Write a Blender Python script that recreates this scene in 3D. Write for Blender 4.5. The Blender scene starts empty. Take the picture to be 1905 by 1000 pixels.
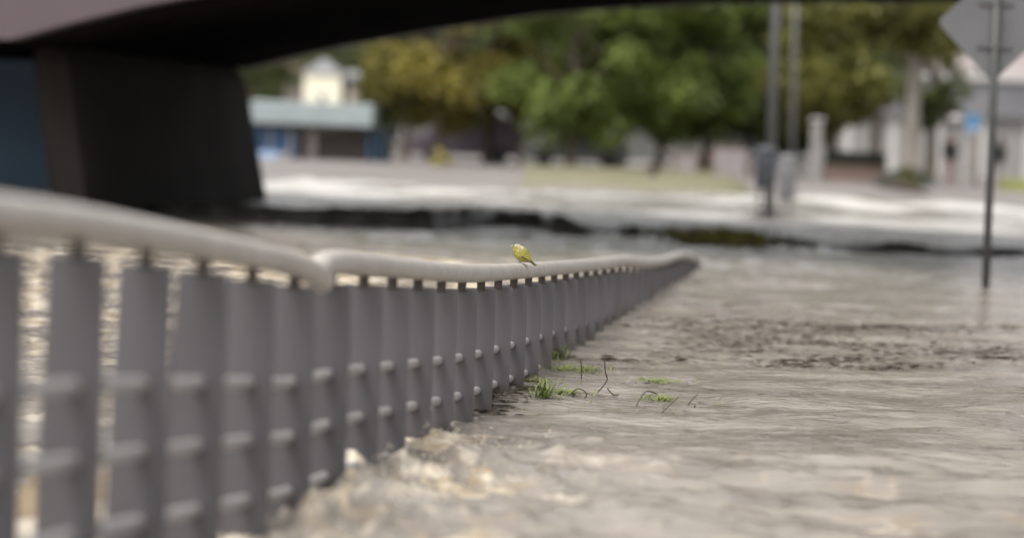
import bpy, bmesh, math, random
import numpy as np
from mathutils import Vector, Matrix

random.seed(7)
rng = np.random.default_rng(7)
SC = bpy.context.scene
COL = SC.collection
R = math.radians

# ---------------------------------------------------------------- camera
W, H, F = 1905.0, 1000.0, 4500.0            # photograph size and focal length in its pixels
CAM_Z = 1.40
PITCH = math.atan(255.0 / F)
ROLL = R(2.2)
cam_d = bpy.data.cameras.new('camera')
cam = bpy.data.objects.new('camera', cam_d)
COL.objects.link(cam)
fwd = Vector((0, math.cos(PITCH), -math.sin(PITCH)))
up0 = Vector((0, math.sin(PITCH), math.cos(PITCH)))
rt0 = Vector((1, 0, 0))
CR = rt0 * math.cos(ROLL) + up0 * math.sin(ROLL)
CU = up0 * math.cos(ROLL) - rt0 * math.sin(ROLL)
cam.matrix_world = Matrix(((CR.x, CU.x, -fwd.x, 0), (CR.y, CU.y, -fwd.y, 0), (CR.z, CU.z, -fwd.z, CAM_Z), (0, 0, 0, 1)))
cam_d.sensor_width = 36.0
cam_d.lens = 36.0 * F / W
cam_d.clip_start = 0.1
cam_d.clip_end = 2000
cam_d.dof.use_dof = True
cam_d.dof.focus_distance = 13.0
cam_d.dof.aperture_fstop = 0.92
SC.camera = cam

# ---------------------------------------------------------------- sky and sun
SUN_EL, SUN_AZ = R(60), R(-146)              # azimuth from +Y towards +X
world = bpy.data.worlds.new('World')
SC.world = world
world.use_nodes = True
nt = world.node_tree
nt.nodes.clear()
sky = nt.nodes.new('ShaderNodeTexSky')
sky.sky_type = 'NISHITA'
sky.sun_disc = False
sky.sun_elevation = SUN_EL
sky.sun_rotation = SUN_AZ
sky.dust_density = 4.0
sky.air_density = 1.0
hs = nt.nodes.new('ShaderNodeHueSaturation')
hs.inputs['Saturation'].default_value = 0.10
bg = nt.nodes.new('ShaderNodeBackground')
bg.inputs['Strength'].default_value = 0.13
wo = nt.nodes.new('ShaderNodeOutputWorld')
nt.links.new(sky.outputs[0], hs.inputs['Color'])
nt.links.new(hs.outputs[0], bg.inputs[0])
nt.links.new(bg.outputs[0], wo.inputs[0])
sd = bpy.data.lights.new('sun', 'SUN')
sd.energy = 1.45
sd.angle = R(32)
sd.color = (1.0, 0.95, 0.88)
so = bpy.data.objects.new('sun', sd)
COL.objects.link(so)
sdir = Vector((math.sin(SUN_AZ) * math.cos(SUN_EL), math.cos(SUN_AZ) * math.cos(SUN_EL), math.sin(SUN_EL)))
so.rotation_euler = sdir.to_track_quat('Z', 'Y').to_euler()
so.location = (0, 0, 30)
SC.view_settings.view_transform = 'Standard'
SC.view_settings.look = 'None'
SC.view_settings.exposure = 0.88
SC.view_settings.gamma = 1.0
SC.view_settings.use_curve_mapping = False
SC.cycles.max_bounces = 6

# ---------------------------------------------------------------- helpers
def ray(px, py):
    return (fwd + CR * ((px - W / 2) / F) + CU * ((H / 2 - py) / F))
def P(px, py, Y):                            # the point seen at a pixel, at world distance Y
    r = ray(px, py)
    return Vector((0, 0, CAM_Z)) + r * (Y / r.y)
def G(px, py, z=0.0):                        # the point seen at a pixel, at height z
    r = ray(px, py)
    return Vector((0, 0, CAM_Z)) + r * ((z - CAM_Z) / r.z)
def XA(px, Y, z=0.0):                        # world x at distance Y and height z
    lo = P(px, 250, Y); hi = P(px, 500, Y)
    t = (z - lo.z) / (hi.z - lo.z)
    return lo.x + (hi.x - lo.x) * t

def tag(o, label=None, cat=None, group=None, kind=None):
    if label: o['label'] = label
    if cat: o['category'] = cat
    if group: o['group'] = group
    if kind: o['kind'] = kind
    return o

def empty(name, loc=(0, 0, 0), rz=0.0):
    o = bpy.data.objects.new(name, None)
    COL.objects.link(o)
    o.location = loc
    o.rotation_euler = (0, 0, rz)
    return o

class MB:
    def __init__(s): s.v = []; s.f = []
    def add(s, vs, fs):
        n = len(s.v); s.v += [tuple(v) for v in vs]; s.f += [tuple(i + n for i in f) for f in fs]
        return s
    def box(s, x0, x1, y0, y1, z0, z1):
        return s.add([(x0,y0,z0),(x1,y0,z0),(x1,y1,z0),(x0,y1,z0),(x0,y0,z1),(x1,y0,z1),(x1,y1,z1),(x0,y1,z1)],
                     [(3,2,1,0),(4,5,6,7),(0,1,5,4),(1,2,6,5),(2,3,7,6),(3,0,4,7)])
    def prism(s, poly, a, b):                # poly: list of points; extruded from offset vector a to b
        n = len(poly); A = [Vector(p) + Vector(a) for p in poly]; B = [Vector(p) + Vector(b) for p in poly]
        return s.add(A + B, [tuple(range(n - 1, -1, -1)), tuple(range(n, 2 * n))] + [(i, (i + 1) % n, n + (i + 1) % n, n + i) for i in range(n)])
    def tube(s, pts, rad, seg=14, cap=True, squash=1.0):
        pts = [Vector(p) for p in pts]; n = len(pts)
        if not hasattr(rad, '__len__'): rad = [rad] * n
        base = len(s.v); u = None
        for i, p in enumerate(pts):
            t = (pts[min(i + 1, n - 1)] - pts[max(i - 1, 0)]).normalized()
            if u is None:
                u = Vector((0, 0, 1)) if abs(t.z) < .9 else Vector((1, 0, 0))
            u = (u - t * u.dot(t)).normalized(); w = t.cross(u)
            for k in range(seg):
                a = 2 * math.pi * k / seg
                s.v.append(tuple(p + u * (math.cos(a) * rad[i]) + w * (math.sin(a) * rad[i] * squash)))
        for i in range(n - 1):
            for k in range(seg):
                a = base + i * seg + k; b = base + i * seg + (k + 1) % seg
                s.f.append((a, b, b + seg, a + seg))
        if cap:
            s.f.append(tuple(base + k for k in range(seg))[::-1])
            s.f.append(tuple(base + (n - 1) * seg + k for k in range(seg)))
        return s
    def build(s, name, mat, parent=None, smooth=False, bevel=0.0, sub=0):
        me = bpy.data.meshes.new(name)
        me.from_pydata(s.v, [], s.f)
        bm = bmesh.new(); bm.from_mesh(me)
        bmesh.ops.recalc_face_normals(bm, faces=bm.faces)
        bm.to_mesh(me); bm.free()
        if smooth: me.shade_smooth()
        me.materials.append(mat)
        o = bpy.data.objects.new(name, me)
        COL.objects.link(o)
        if parent: o.parent = parent
        if bevel:
            m = o.modifiers.new('bevel', 'BEVEL'); m.width = bevel; m.segments = 2; m.limit_method = 'ANGLE'
        if sub:
            m = o.modifiers.new('sub', 'SUBSURF'); m.levels = sub; m.render_levels = sub
        return o

def node_mat(name):
    m = bpy.data.materials.new(name); m.use_nodes = True
    t = m.node_tree; b = t.nodes['Principled BSDF']
    return m, t, b

def mat(name, col, rough=0.6, var=0.25, scale=4.0, bump=0.1, metal=0.0, col2=None, stretch=(1, 1, 1), detail=6, bscale=None, spec=0.5):
    m, t, b = node_mat(name)
    b.inputs['Roughness'].default_value = rough
    b.inputs['Metallic'].default_value = metal
    b.inputs['Specular IOR Level'].default_value = spec
    tc = t.nodes.new('ShaderNodeTexCoord'); mp = t.nodes.new('ShaderNodeMapping')
    mp.inputs['Scale'].default_value = stretch
    t.links.new(tc.outputs['Object'], mp.inputs[0])
    n = t.nodes.new('ShaderNodeTexNoise'); n.inputs['Scale'].default_value = scale; n.inputs['Detail'].default_value = detail
    t.links.new(mp.outputs[0], n.inputs['Vector'])
    cr = t.nodes.new('ShaderNodeValToRGB')
    c2 = col2 or tuple(c * (1 - var) for c in col)
    c1 = col if col2 else tuple(min(1, c * (1 + var)) for c in col)
    cr.color_ramp.elements[0].position = .3; cr.color_ramp.elements[1].position = .7
    cr.color_ramp.elements[0].color = (*c2, 1); cr.color_ramp.elements[1].color = (*c1, 1)
    t.links.new(n.outputs['Fac'], cr.inputs[0]); t.links.new(cr.outputs[0], b.inputs['Base Color'])
    if bump:
        n2 = t.nodes.new('ShaderNodeTexNoise'); n2.inputs['Scale'].default_value = bscale or scale * 6; n2.inputs['Detail'].default_value = 5
        t.links.new(mp.outputs[0], n2.inputs['Vector'])
        bp = t.nodes.new('ShaderNodeBump'); bp.inputs['Strength'].default_value = bump; bp.inputs['Distance'].default_value = 0.02
        t.links.new(n2.outputs['Fac'], bp.inputs['Height']); t.links.new(bp.outputs[0], b.inputs['Normal'])
    return m

def hash2(ix, iy, seed):
    h = (ix.astype(np.int64) * 374761393 + iy.astype(np.int64) * 668265263 + seed * 1442695041) & 0xffffffff
    h = ((h ^ (h >> 13)) * 1274126177) & 0xffffffff
    return ((h ^ (h >> 16)) & 0xffff) / 65535.0 * 2 - 1
def vnoise(x, y, seed):
    ix = np.floor(x); iy = np.floor(y); fx = x - ix; fy = y - iy
    fx = fx * fx * fx * (fx * (fx * 6 - 15) + 10); fy = fy * fy * fy * (fy * (fy * 6 - 15) + 10)
    a = hash2(ix, iy, seed); b = hash2(ix + 1, iy, seed); c = hash2(ix, iy + 1, seed); d = hash2(ix + 1, iy + 1, seed)
    return (a * (1 - fx) + b * fx) * (1 - fy) + (c * (1 - fx) + d * fx) * fy
def fbm(x, y, seed, octv=3, gain=.5):
    s = 0; a = 1; c, q = math.cos(.6), math.sin(.6)
    for k in range(octv):
        s = s + a * vnoise(x, y, seed + k * 17); x, y = (c * x - q * y) * 2.03, (q * x + c * y) * 2.03; a *= gain
    return s

def grid_mesh(name, X, Y, Z, material, attr=None, smooth=True):
    nr, nc = X.shape
    co = np.stack([X, Y, Z], -1).reshape(-1, 3).astype(np.float32)
    idx = np.arange(nr * nc).reshape(nr, nc)
    q = np.stack([idx[:-1, :-1], idx[:-1, 1:], idx[1:, 1:], idx[1:, :-1]], -1).reshape(-1, 4)
    me = bpy.data.meshes.new(name)
    me.vertices.add(len(co)); me.vertices.foreach_set('co', co.ravel())
    me.loops.add(q.size); me.loops.foreach_set('vertex_index', q.ravel().astype(np.int32))
    me.polygons.add(len(q)); me.polygons.foreach_set('loop_start', (np.arange(len(q)) * 4).astype(np.int32))
    me.update(calc_edges=True)
    if smooth: me.shade_smooth()
    for k, v in (attr or {}).items():
        a = me.attributes.new(k, 'FLOAT', 'POINT'); a.data.foreach_set('value', v.ravel().astype(np.float32))
    me.materials.append(material)
    o = bpy.data.objects.new(name, me); COL.objects.link(o)
    return o

# ---------------------------------------------------------------- materials
M = {}
M['rail'] = mat('painted_rail', (.48, .45, .415), .38, .12, 9, .12, col2=(.37, .345, .315), spec=.5)
M['fin'] = mat('painted_bars', (.088, .083, .09), .45, .16, 2.2, .10, stretch=(1, 1, .35))
M['bracket'] = mat('dark_brackets', (.055, .042, .035), .6, .3, 12, .2)
M['rod'] = mat('painted_rods', (.36, .345, .34), .4, .08, 5, .05)
M['fascia'] = mat('bridge_fascia', (.085, .062, .07), .6, .12, .8, .05)
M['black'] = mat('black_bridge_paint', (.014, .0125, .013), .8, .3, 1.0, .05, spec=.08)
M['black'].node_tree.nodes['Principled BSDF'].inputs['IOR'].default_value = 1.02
M['blue_wall'] = mat('blue_render', (.17, .26, .37), .7, .12, .8, .05)
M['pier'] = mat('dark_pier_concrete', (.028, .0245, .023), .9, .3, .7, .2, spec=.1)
M['turq'] = mat('pale_turquoise_paint', (.27, .315, .32), .6, .1, 1, .05)
M['dark_blue'] = mat('dark_blue_paint', (.02, .06, .13), .5, .2, 2, .05)
M['light_blue'] = mat('light_blue_paint', (.30, .40, .58), .5, .1, 2, .05)
M['cream'] = mat('cream_render', (.80, .76, .60), .8, .06, .6, .05)
M['beige'] = mat('beige_render', (.34, .29, .25), .8, .12, .6, .05)
M['white'] = mat('white_paint', (.48, .465, .45), .5, .05, 1, .03)
M['wallwhite'] = mat('off_white_render', (.25, .24, .23), .8, .12, .5, .05)
M['roofgrey'] = mat('grey_sheet_roof', (.16, .16, .17), .6, .12, .6, .05)
M['slate'] = mat('slate_roof', (.20, .20, .21), .6, .15, 1.5, .1)
M['greywall'] = mat('grey_render', (.11, .11, .10), .8, .3, .3, .05)
M['pinkwall'] = mat('pinkish_render', (.48, .42, .41), .8, .08, .4, .05)
M['glass'] = mat('window_glass', (.03, .035, .04), .12, .1, 1, 0)
M['steel'] = mat('galvanised_steel', (.13, .13, .135), .5, .15, 8, .05, metal=.2)
M['darksteel'] = mat('dark_pole_paint', (.055, .057, .055), .5, .15, 6, .05)
M['signback'] = mat('sign_back', (.13, .13, .135), .55, .10, 3, .03, metal=.1)
M['blue_sign'] = mat('blue_sign', (.07, .20, .36), .4, .05, 2, 0)
M['bark'] = mat('bark', (.11, .085, .065), .9, .3, 3, .5, stretch=(1, 1, .25))
M['palebark'] = mat('pale_bark', (.26, .23, .20), .9, .3, 3, .5, stretch=(1, 1, .25))
M['stone'] = mat('wet_quay_stone', (.055, .050, .045), .45, .5, 2.5, .5)
M['paving'] = mat('pale_paving', (.20, .18, .17), .7, .2, .12, .08)
M['strip'] = mat('bright_grass', (.16, .17, .03), .9, .3, .8, .3)
M['lawn'] = mat('lawn', (.22, .20, .13), .9, .2, .25, .4, col2=(.115, .115, .055))
M['brown'] = mat('brown_wood', (.14, .085, .06), .7, .2, 3, .1)
M['hedge'] = mat('hedge_leaf', (.02, .025, .014), .8, .3, 3, .4)
M['brick'] = mat('brown_brick', (.17, .12, .10), .8, .2, 3, .2)
M['car_grey'] = mat('grey_car_paint', (.20, .21, .21), .3, .05, 1, 0)
M['car_mauve'] = mat('mauve_car_paint', (.13, .105, .13), .35, .05, 1, 0)
M['rubber'] = mat('tyre_rubber', (.02, .02, .02), .8, .2, 4, .1)
M['board'] = mat('grey_board', (.25, .225, .23), .6, .08, 2, .03)
M['bin_dark'] = mat('slate_blue_bin', (.085, .09, .105), .5, .1, 3, .03)
M['bin_light'] = mat('grey_bin', (.24, .24, .25), .5, .1, 3, .03)
M['skin'] = mat('skin', (.45, .28, .22), .6, .05, 5, 0)
M['black_cloth'] = mat('black_cloth', (.012, .012, .014), .9, .2, 8, .1)
M['pink_cloth'] = mat('dusty_pink_cloth', (.32, .22, .22), .9, .1, 8, .1)
M['hair'] = mat('dark_hair', (.02, .015, .01), .7, .2, 20, .1)
M['grass'] = mat('fresh_grass', (.19, .235, .045), .6, .3, 25, 0, col2=(.08, .10, .02))
M['reed'] = mat('brown_reed', (.07, .06, .035), .8, .35, 14, .1)
M['yellowweed'] = mat('yellow_weed', (.15, .135, .025), .8, .3, 3, .2)
M['litter'] = mat('leaf_litter_and_shade', (.045, .030, .020), .7, .5, 20, .2)  # leaf litter tone, also used for the painted tree shadow and dark ripples
M['spot'] = mat('dark_dirt', (.05, .045, .04), .9, .2, 20, .1)

def add_mud(m):
    t = m.node_tree; b = t.nodes['Principled BSDF']
    src = b.inputs['Base Color'].links[0].from_socket
    tc = t.nodes.new('ShaderNodeTexCoord'); sx = t.nodes.new('ShaderNodeSeparateXYZ'); t.links.new(tc.outputs['Object'], sx.inputs[0])
    n = t.nodes.new('ShaderNodeTexNoise'); n.inputs['Scale'].default_value = 9; n.inputs['Detail'].default_value = 6
    t.links.new(tc.outputs['Object'], n.inputs['Vector'])
    a = t.nodes.new('ShaderNodeMath'); a.operation = 'MULTIPLY_ADD'; a.inputs[1].default_value = .45; t.links.new(n.outputs['Fac'], a.inputs[0]); t.links.new(sx.outputs['Z'], a.inputs[2])
    mr = t.nodes.new('ShaderNodeMapRange'); mr.inputs['From Min'].default_value = .22; mr.inputs['From Max'].default_value = .34
    mr.inputs['To Min'].default_value = .75; mr.inputs['To Max'].default_value = 0; t.links.new(a.outputs[0], mr.inputs['Value'])
    mx = t.nodes.new('ShaderNodeMix'); mx.data_type = 'RGBA'; t.links.new(mr.outputs[0], mx.inputs['Factor'])
    t.links.new(src, mx.inputs[6]); mx.inputs[7].default_value = (.065, .055, .045, 1); t.links.new(mx.outputs[2], b.inputs['Base Color'])
add_mud(M['fin'])
def leaf_mat(name, c1, c2):
    m, t, b = node_mat(name)
    g = t.nodes.new('ShaderNodeNewGeometry')
    tc = t.nodes.new('ShaderNodeTexCoord')
    n = t.nodes.new('ShaderNodeTexNoise'); n.inputs['Scale'].default_value = .55; n.inputs['Detail'].default_value = 3
    t.links.new(tc.outputs['Object'], n.inputs['Vector'])
    cr = t.nodes.new('ShaderNodeValToRGB'); cr.color_ramp.elements[0].color = (*c1, 1); cr.color_ramp.elements[1].color = (*c2, 1)
    cr.color_ramp.elements[0].position = .35; cr.color_ramp.elements[1].position = .62
    mx = t.nodes.new('ShaderNodeMath'); mx.operation = 'MULTIPLY_ADD'
    t.links.new(g.outputs['Random Per Island'], mx.inputs[0]); mx.inputs[1].default_value = .25
    t.links.new(n.outputs['Fac'], mx.inputs[2])
    sb = t.nodes.new('ShaderNodeMath'); sb.operation = 'SUBTRACT'; sb.inputs[1].default_value = .125
    t.links.new(mx.outputs[0], sb.inputs[0]); t.links.new(sb.outputs[0], cr.inputs[0])
    t.links.new(cr.outputs[0], b.inputs['Base Color'])
    b.inputs['Roughness'].default_value = .55
    tr = t.nodes.new('ShaderNodeBsdfTranslucent'); t.links.new(cr.outputs[0], tr.inputs['Color'])
    ms = t.nodes.new('ShaderNodeMixShader'); ms.inputs[0].default_value = .3
    out = t.nodes['Material Output']
    t.links.new(b.outputs[0], ms.inputs[1]); t.links.new(tr.outputs[0], ms.inputs[2]); t.links.new(ms.outputs[0], out.inputs['Surface'])
    return m
M['leaf_green'] = leaf_mat('green_leaves', (.085, .115, .025), (.22, .28, .06))
M['leaf_olive'] = leaf_mat('olive_leaves', (.08, .082, .018), (.20, .195, .04))
M['leaf_yellow'] = leaf_mat('autumn_leaves', (.13, .12, .025), (.29, .245, .05))
M['leaf_dark'] = leaf_mat('dark_leaves', (.05, .065, .022), (.14, .16, .045))

def water_mat():
    m, t, b = node_mat('muddy_flood_water')
    tc = t.nodes.new('ShaderNodeTexCoord')
    at = t.nodes.new('ShaderNodeAttribute'); at.attribute_name = 'foam'
    n = t.nodes.new('ShaderNodeTexNoise'); n.inputs['Scale'].default_value = 1.3; n.inputs['Detail'].default_value = 5
    mp = t.nodes.new('ShaderNodeMapping'); mp.inputs['Scale'].default_value = (.7, 1.4, 1)
    t.links.new(tc.outputs['Object'], mp.inputs[0]); t.links.new(mp.outputs[0], n.inputs['Vector'])
    cr = t.nodes.new('ShaderNodeValToRGB')
    cr.color_ramp.elements[0].position = .35; cr.color_ramp.elements[1].position = .65
    cr.color_ramp.elements[0].color = (.165, .145, .124, 1); cr.color_ramp.elements[1].color = (.285, .258, .225, 1)
    t.links.new(n.outputs['Fac'], cr.inputs[0])
    fn = t.nodes.new('ShaderNodeTexNoise'); fn.inputs['Scale'].default_value = 14; fn.inputs['Detail'].default_value = 7
    t.links.new(mp.outputs[0], fn.inputs['Vector'])
    fm = t.nodes.new('ShaderNodeMath'); fm.operation = 'MULTIPLY_ADD'
    t.links.new(fn.outputs['Fac'], fm.inputs[0]); fm.inputs[1].default_value = 1.2; fm.inputs[2].default_value = -.6
    ad = t.nodes.new('ShaderNodeMath'); ad.operation = 'ADD'; ad.use_clamp = True
    t.links.new(fm.outputs[0], ad.inputs[0]); t.links.new(at.outputs['Fac'], ad.inputs[1])
    ml = t.nodes.new('ShaderNodeMath'); ml.operation = 'MULTIPLY'; ml.use_clamp = True
    t.links.new(ad.outputs[0], ml.inputs[0]); t.links.new(at.outputs['Fac'], ml.inputs[1])
    mx = t.nodes.new('ShaderNodeMix'); mx.data_type = 'RGBA'
    t.links.new(ml.outputs[0], mx.inputs['Factor']); t.links.new(cr.outputs[0], mx.inputs[6])
    f2 = t.nodes.new('ShaderNodeTexNoise'); f2.inputs['Scale'].default_value = 5.5; f2.inputs['Detail'].default_value = 6
    t.links.new(tc.outputs['Object'], f2.inputs['Vector'])
    fr = t.nodes.new('ShaderNodeValToRGB'); fr.color_ramp.elements[0].position = .4; fr.color_ramp.elements[1].position = .58
    fr.color_ramp.elements[0].color = (.30, .225, .135, 1); fr.color_ramp.elements[1].color = (.64, .57, .46, 1)
    t.links.new(f2.outputs['Fac'], fr.inputs[0])
    fa = t.nodes.new('ShaderNodeAttribute'); fa.attribute_name = 'froth'
    fx_ = t.nodes.new('ShaderNodeMix'); fx_.data_type = 'RGBA'; t.links.new(fa.outputs['Fac'], fx_.inputs['Factor'])
    t.links.new(fr.outputs[0], fx_.inputs[6]); fx_.inputs[7].default_value = (.56, .54, .51, 1)
    t.links.new(fx_.outputs[2], mx.inputs[7])
    t.links.new(mx.outputs[2], b.inputs['Base Color'])
    rg = t.nodes.new('ShaderNodeMath'); rg.operation = 'MULTIPLY_ADD'
    t.links.new(ml.outputs[0], rg.inputs[0]); rg.inputs[1].default_value = .5; rg.inputs[2].default_value = .07
    t.links.new(rg.outputs[0], b.inputs['Roughness'])
    b.inputs['IOR'].default_value = 1.33
    w1 = t.nodes.new('ShaderNodeTexNoise'); w1.inputs['Scale'].default_value = 13; w1.inputs['Detail'].default_value = 4
    mp2 = t.nodes.new('ShaderNodeMapping'); mp2.inputs['Scale'].default_value = (.6, 1.3, 1)
    t.links.new(tc.outputs['Object'], mp2.inputs[0]); t.links.new(mp2.outputs[0], w1.inputs['Vector'])
    bp = t.nodes.new('ShaderNodeBump'); bp.inputs['Strength'].default_value = .8; bp.inputs['Distance'].default_value = .02
    t.links.new(w1.outputs['Fac'], bp.inputs['Height']); t.links.new(bp.outputs[0], b.inputs['Normal'])
    return m
M['water'] = water_mat()

# ---------------------------------------------------------------- ground and water
QUAY = [(250, 392, .10), (330, 399, .16), (420, 405, .22), (500, 411, .24), (600, 416, .26), (700, 418, .27), (800, 421, .28), (870, 419, .30), (930, 417, .27),
            (990, 423, .25), (1040, 431, .28), (1085, 435, .14), (1130, 434, .07), (1180, 437, .17), (1230, 436, .11), (1270, 438, .05), (1330, 445, .08), (1400, 449, .10), (1480, 455, .12), (1560, 461, .12),
            (1640, 465, .15), (1720, 468, .17), (1800, 470, .16), (1880, 473, .12), (1980, 476, .10)]
def fence_x(Y):
    return .1484 * Y - 1.949

def gz(X, Y):
    e = (Y - 62 - 4 * vnoise(X / 9, Y / 30, 3) + .02 * X) / 5.0
    z = np.clip(e, -8, 1.0) * .09
    z = z + .02 * vnoise(X / 3, Y / 5, 9) * (Y > 50)
    hill = np.clip((Y - 230) / 300, 0, 1)
    return z + hill * hill * 70 * (1 + .3 * vnoise(X / 60, Y / 80, 5))

ys = np.concatenate([np.linspace(-60, 45, 12), np.linspace(47, 130, 90), np.linspace(135, 900, 60)])
xs = np.concatenate([np.linspace(-700, -40, 24), np.linspace(-38, 60, 130), np.linspace(63, 700, 24)])
XX, YY = np.meshgrid(xs, ys)
g = grid_mesh('paved_ground', XX, YY, gz(XX, YY), M['paving'])
tag(g, 'pale wet paved bank and flat ground beyond the flood water', kind='structure')

rows = np.concatenate([[-60, -20, -5, 1, 3.0, 3.6], 4 * (68 / 4) ** (np.arange(640) / 639.0), [76]])
u = np.linspace(-1, 1, 700)
cx = .30 * u
ext = np.array([.5, 1.5, 6, 20, 60])
XC = np.zeros((len(rows), 710)); sY = np.maximum(rows, 4)
XC[:, 5:705] = sY[:, None] * cx[None, :]
for i, e in enumerate(ext):
    XC[:, 705 + i] = sY * .30 + e * (1 + sY * .02); XC[:, 4 - i] = -sY * .30 - e * (1 + sY * .02)
YC = np.repeat(rows[:, None], 710, 1)
near = 1 / (1 + np.exp((YC - 10.9) / .55))           # 1 near the camera, 0 beyond 12 m
fx = XC - fence_x(YC)
turb = near * np.exp(-np.clip(fx - .15, 0, 9) / .62) * (fx > -1.0)
far = np.clip(YC / 40, 0, 1)
h = .018 * fbm(XC / 1.8, YC / .8, 1, 2) + .0150 * fbm(XC / .75, YC / .24, 21, 4) * (.5 + .9 * np.clip(vnoise(XC / 2.2, YC / 1.6, 333) + .4, 0, 1.2)) + .0045 * fbm(XC / .20, YC / .085, 44, 2)
h *= .7 + .8 * near + .6 * far
patch = np.exp(-((YC - 17.3) / 1.9) ** 2) * (1 / (1 + np.exp(-(XC - .8) / .15)))
h += patch * (.022 * np.abs(fbm(XC / .34, YC / .5, 61, 3)) )
rid = 1 - np.abs(fbm(XC / .16, YC / .30, 77, 3, .55)); rid2 = 1 - np.abs(fbm(XC / .42, YC / .7, 79, 2))
rid3 = 1 - 1.6 * np.abs(fbm(XC / .09, YC / .14, 78, 3, .6))
h += turb * (.08 * np.clip(rid2, 0, 1) ** 2 + .036 * np.clip(rid, -1, 1) + .010 * rid3)
h += near * .055 * np.clip(1 - np.abs(fbm(XC / .8, YC / .7, 83, 3)), 0, 1) ** 3 * np.exp(-np.clip(fx, 0, 9) / 1.5)
h[:6] = 0; h[-1] = 0; h[:, :5] *= .2; h[:, -5:] *= .2
foam = np.clip(turb * (.12 + 1.1 * np.clip(rid * 1.3 + rid3 * .4 - .65, 0, 1)), 0, 1)
foam += near * np.exp(-np.clip(fx, 0, 9) / 1.3) * np.clip(fbm(XC / .5, YC / .35, 91, 4) * 1.5 + .05, 0, .9)
foam += near * 1.0 * np.clip(1 - 7 * np.abs(fbm(XC / 1.1, YC / .5, 191, 4)), 0, 1) * np.clip(vnoise(XC / 1.7, YC / .9, 192) + .3, 0, 1)
foam += .7 * np.clip(1 - 9 * np.abs(fbm(XC / .7, YC / .9, 95, 4)), 0, 1) * np.clip(vnoise(XC / 1.5, YC / 2.1, 96), 0, 1) * np.clip(1 - YC / 40, 0, 1)
QC = [G(a_[0], a_[1], 0) for a_ in QUAY]
wild = 1 / (1 + np.exp(-(YC - 1.4 - np.interp(XC, [q_.x for q_ in QC], [q_.y for q_ in QC])) / .5))
foam += wild * (.62 + .55 * fbm(XC / 1.6, YC / 3, 97, 4))
behind = (1 / (1 + np.exp((YC - 26.5) / .8))) / (1 + np.exp((fx + .25) / .06))
foam += behind * (.16 + 1.0 * np.clip((YC - 9) / 7, 0, 1)) * (.62 + .5 * fbm(XC / .35, YC / .5, 301, 4))
h += behind * .03 * np.abs(fbm(XC / .25, YC / .25, 303, 3))
for (px_, py_, sx_, sy_, am_) in [(968, 430, .45, 1.0, .9), (1065, 444, .5, .8, .8), (1150, 444, .5, .8, .7), (905, 434, .3, .8, .5), (545, 440, .4, .8, .4), (1215, 448, .4, .6, .5), (560, 405, .5, .8, .4)]:
    q_ = G(px_, py_)
    foam += am_ * np.exp(-((XC - q_.x) / sx_) ** 2 - ((YC - q_.y) / sy_) ** 2) * (.8 + .5 * fbm(XC / .3, YC / .6, 401, 3))
foam = np.clip(foam, 0, 1)
wtr = grid_mesh('flood_water', XC, YC, h, M['water'], {'foam': foam, 'froth': np.clip(wild, 0, 1)})
def water_z(x, y):
    i = int(np.clip(np.searchsorted(rows, y), 1, len(rows) - 1)); j = int(np.clip(np.searchsorted(XC[i], x), 1, 709))
    return float(max(h[i, j], h[i - 1, j], h[i, j - 1], h[i - 1, j - 1]))
tag(wtr, 'muddy grey brown flood water with ripples and foam', kind='structure')

# lawns on the bank
def patch_ground(name, pxy, z, material, label, kind='structure', n=14):
    pts = [G(px, py, z) for px, py in pxy]
    a = [Vector(p) for p in pts]
    V, Fc = [], []
    for i in range(n + 1):
        for j in range(n + 1):
            s, t_ = i / n, j / n
            p = (a[0] * (1 - s) + a[1] * s) * (1 - t_) + (a[3] * (1 - s) + a[2] * s) * t_
            e = min(s, 1 - s, t_, 1 - t_)
            V.append((p.x + random.uniform(-.3, .3), p.y + random.uniform(-.8, .8), z - (0.25 if e == 0 else 0) + random.uniform(0, .05)))
    for i in range(n):
        for j in range(n):
            Fc.append((i * (n + 1) + j, (i + 1) * (n + 1) + j, (i + 1) * (n + 1) + j + 1, i * (n + 1) + j + 1))
    o = MB().add(V, Fc).build(name, material, smooth=True)
    return tag(o, label, kind=kind)
patch_ground('lawn', [(960, 338), (1400, 352), (1380, 318), (960, 303)], .16, M['lawn'], 'pale yellow green grass verge in front of the parked car')
patch_ground('lawn', [(1850, 351), (2100, 362), (2100, 340), (1850, 331)], .16, M['strip'], 'bright green grass strip before the long white building')

# quay edge: dark wet stone just breaking the surface
def quay():
    ctrl = QUAY
    V, Fc = [], []
    pts = []
    for i in range(len(ctrl) - 1):
        a, b = ctrl[i], ctrl[i + 1]
        for k in range(6):
            t_ = k / 6; s = t_ * t_ * (3 - 2 * t_)
            pts.append((a[0] + (b[0] - a[0]) * t_, a[1] + (b[1] - a[1]) * s, a[2] + (b[2] - a[2]) * s))
    for (px, py, hh) in pts:
        p = G(px, py, 0)
        hh = hh * .85 * random.uniform(.9, 1.08) * (.55 + .3 * math.sin(px * .031) if px > 1280 else 1)
        prof = [(-.35, -.3), (-.18, 0.0), (-.08, hh * .8), (.1, hh), (.5, hh * .95), (1.0, hh * .6), (1.5, -.3)]
        for (dy, z) in prof:
            V.append((p.x, p.y + dy + random.uniform(-.05, .05), z + (random.uniform(-.02, .02) if z > 0 else 0)))
    n = 7
    for i in range(len(pts) - 1):
        for j in range(n - 1):
            Fc.append((i * n + j, (i + 1) * n + j, (i + 1) * n + j + 1, i * n + j + 1))
    o = MB().add(V, Fc).build('quay_edge', M['stone'], smooth=True)
    tag(o, 'dark wet stone quay edge just above the flood', kind='structure')
quay()

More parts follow.
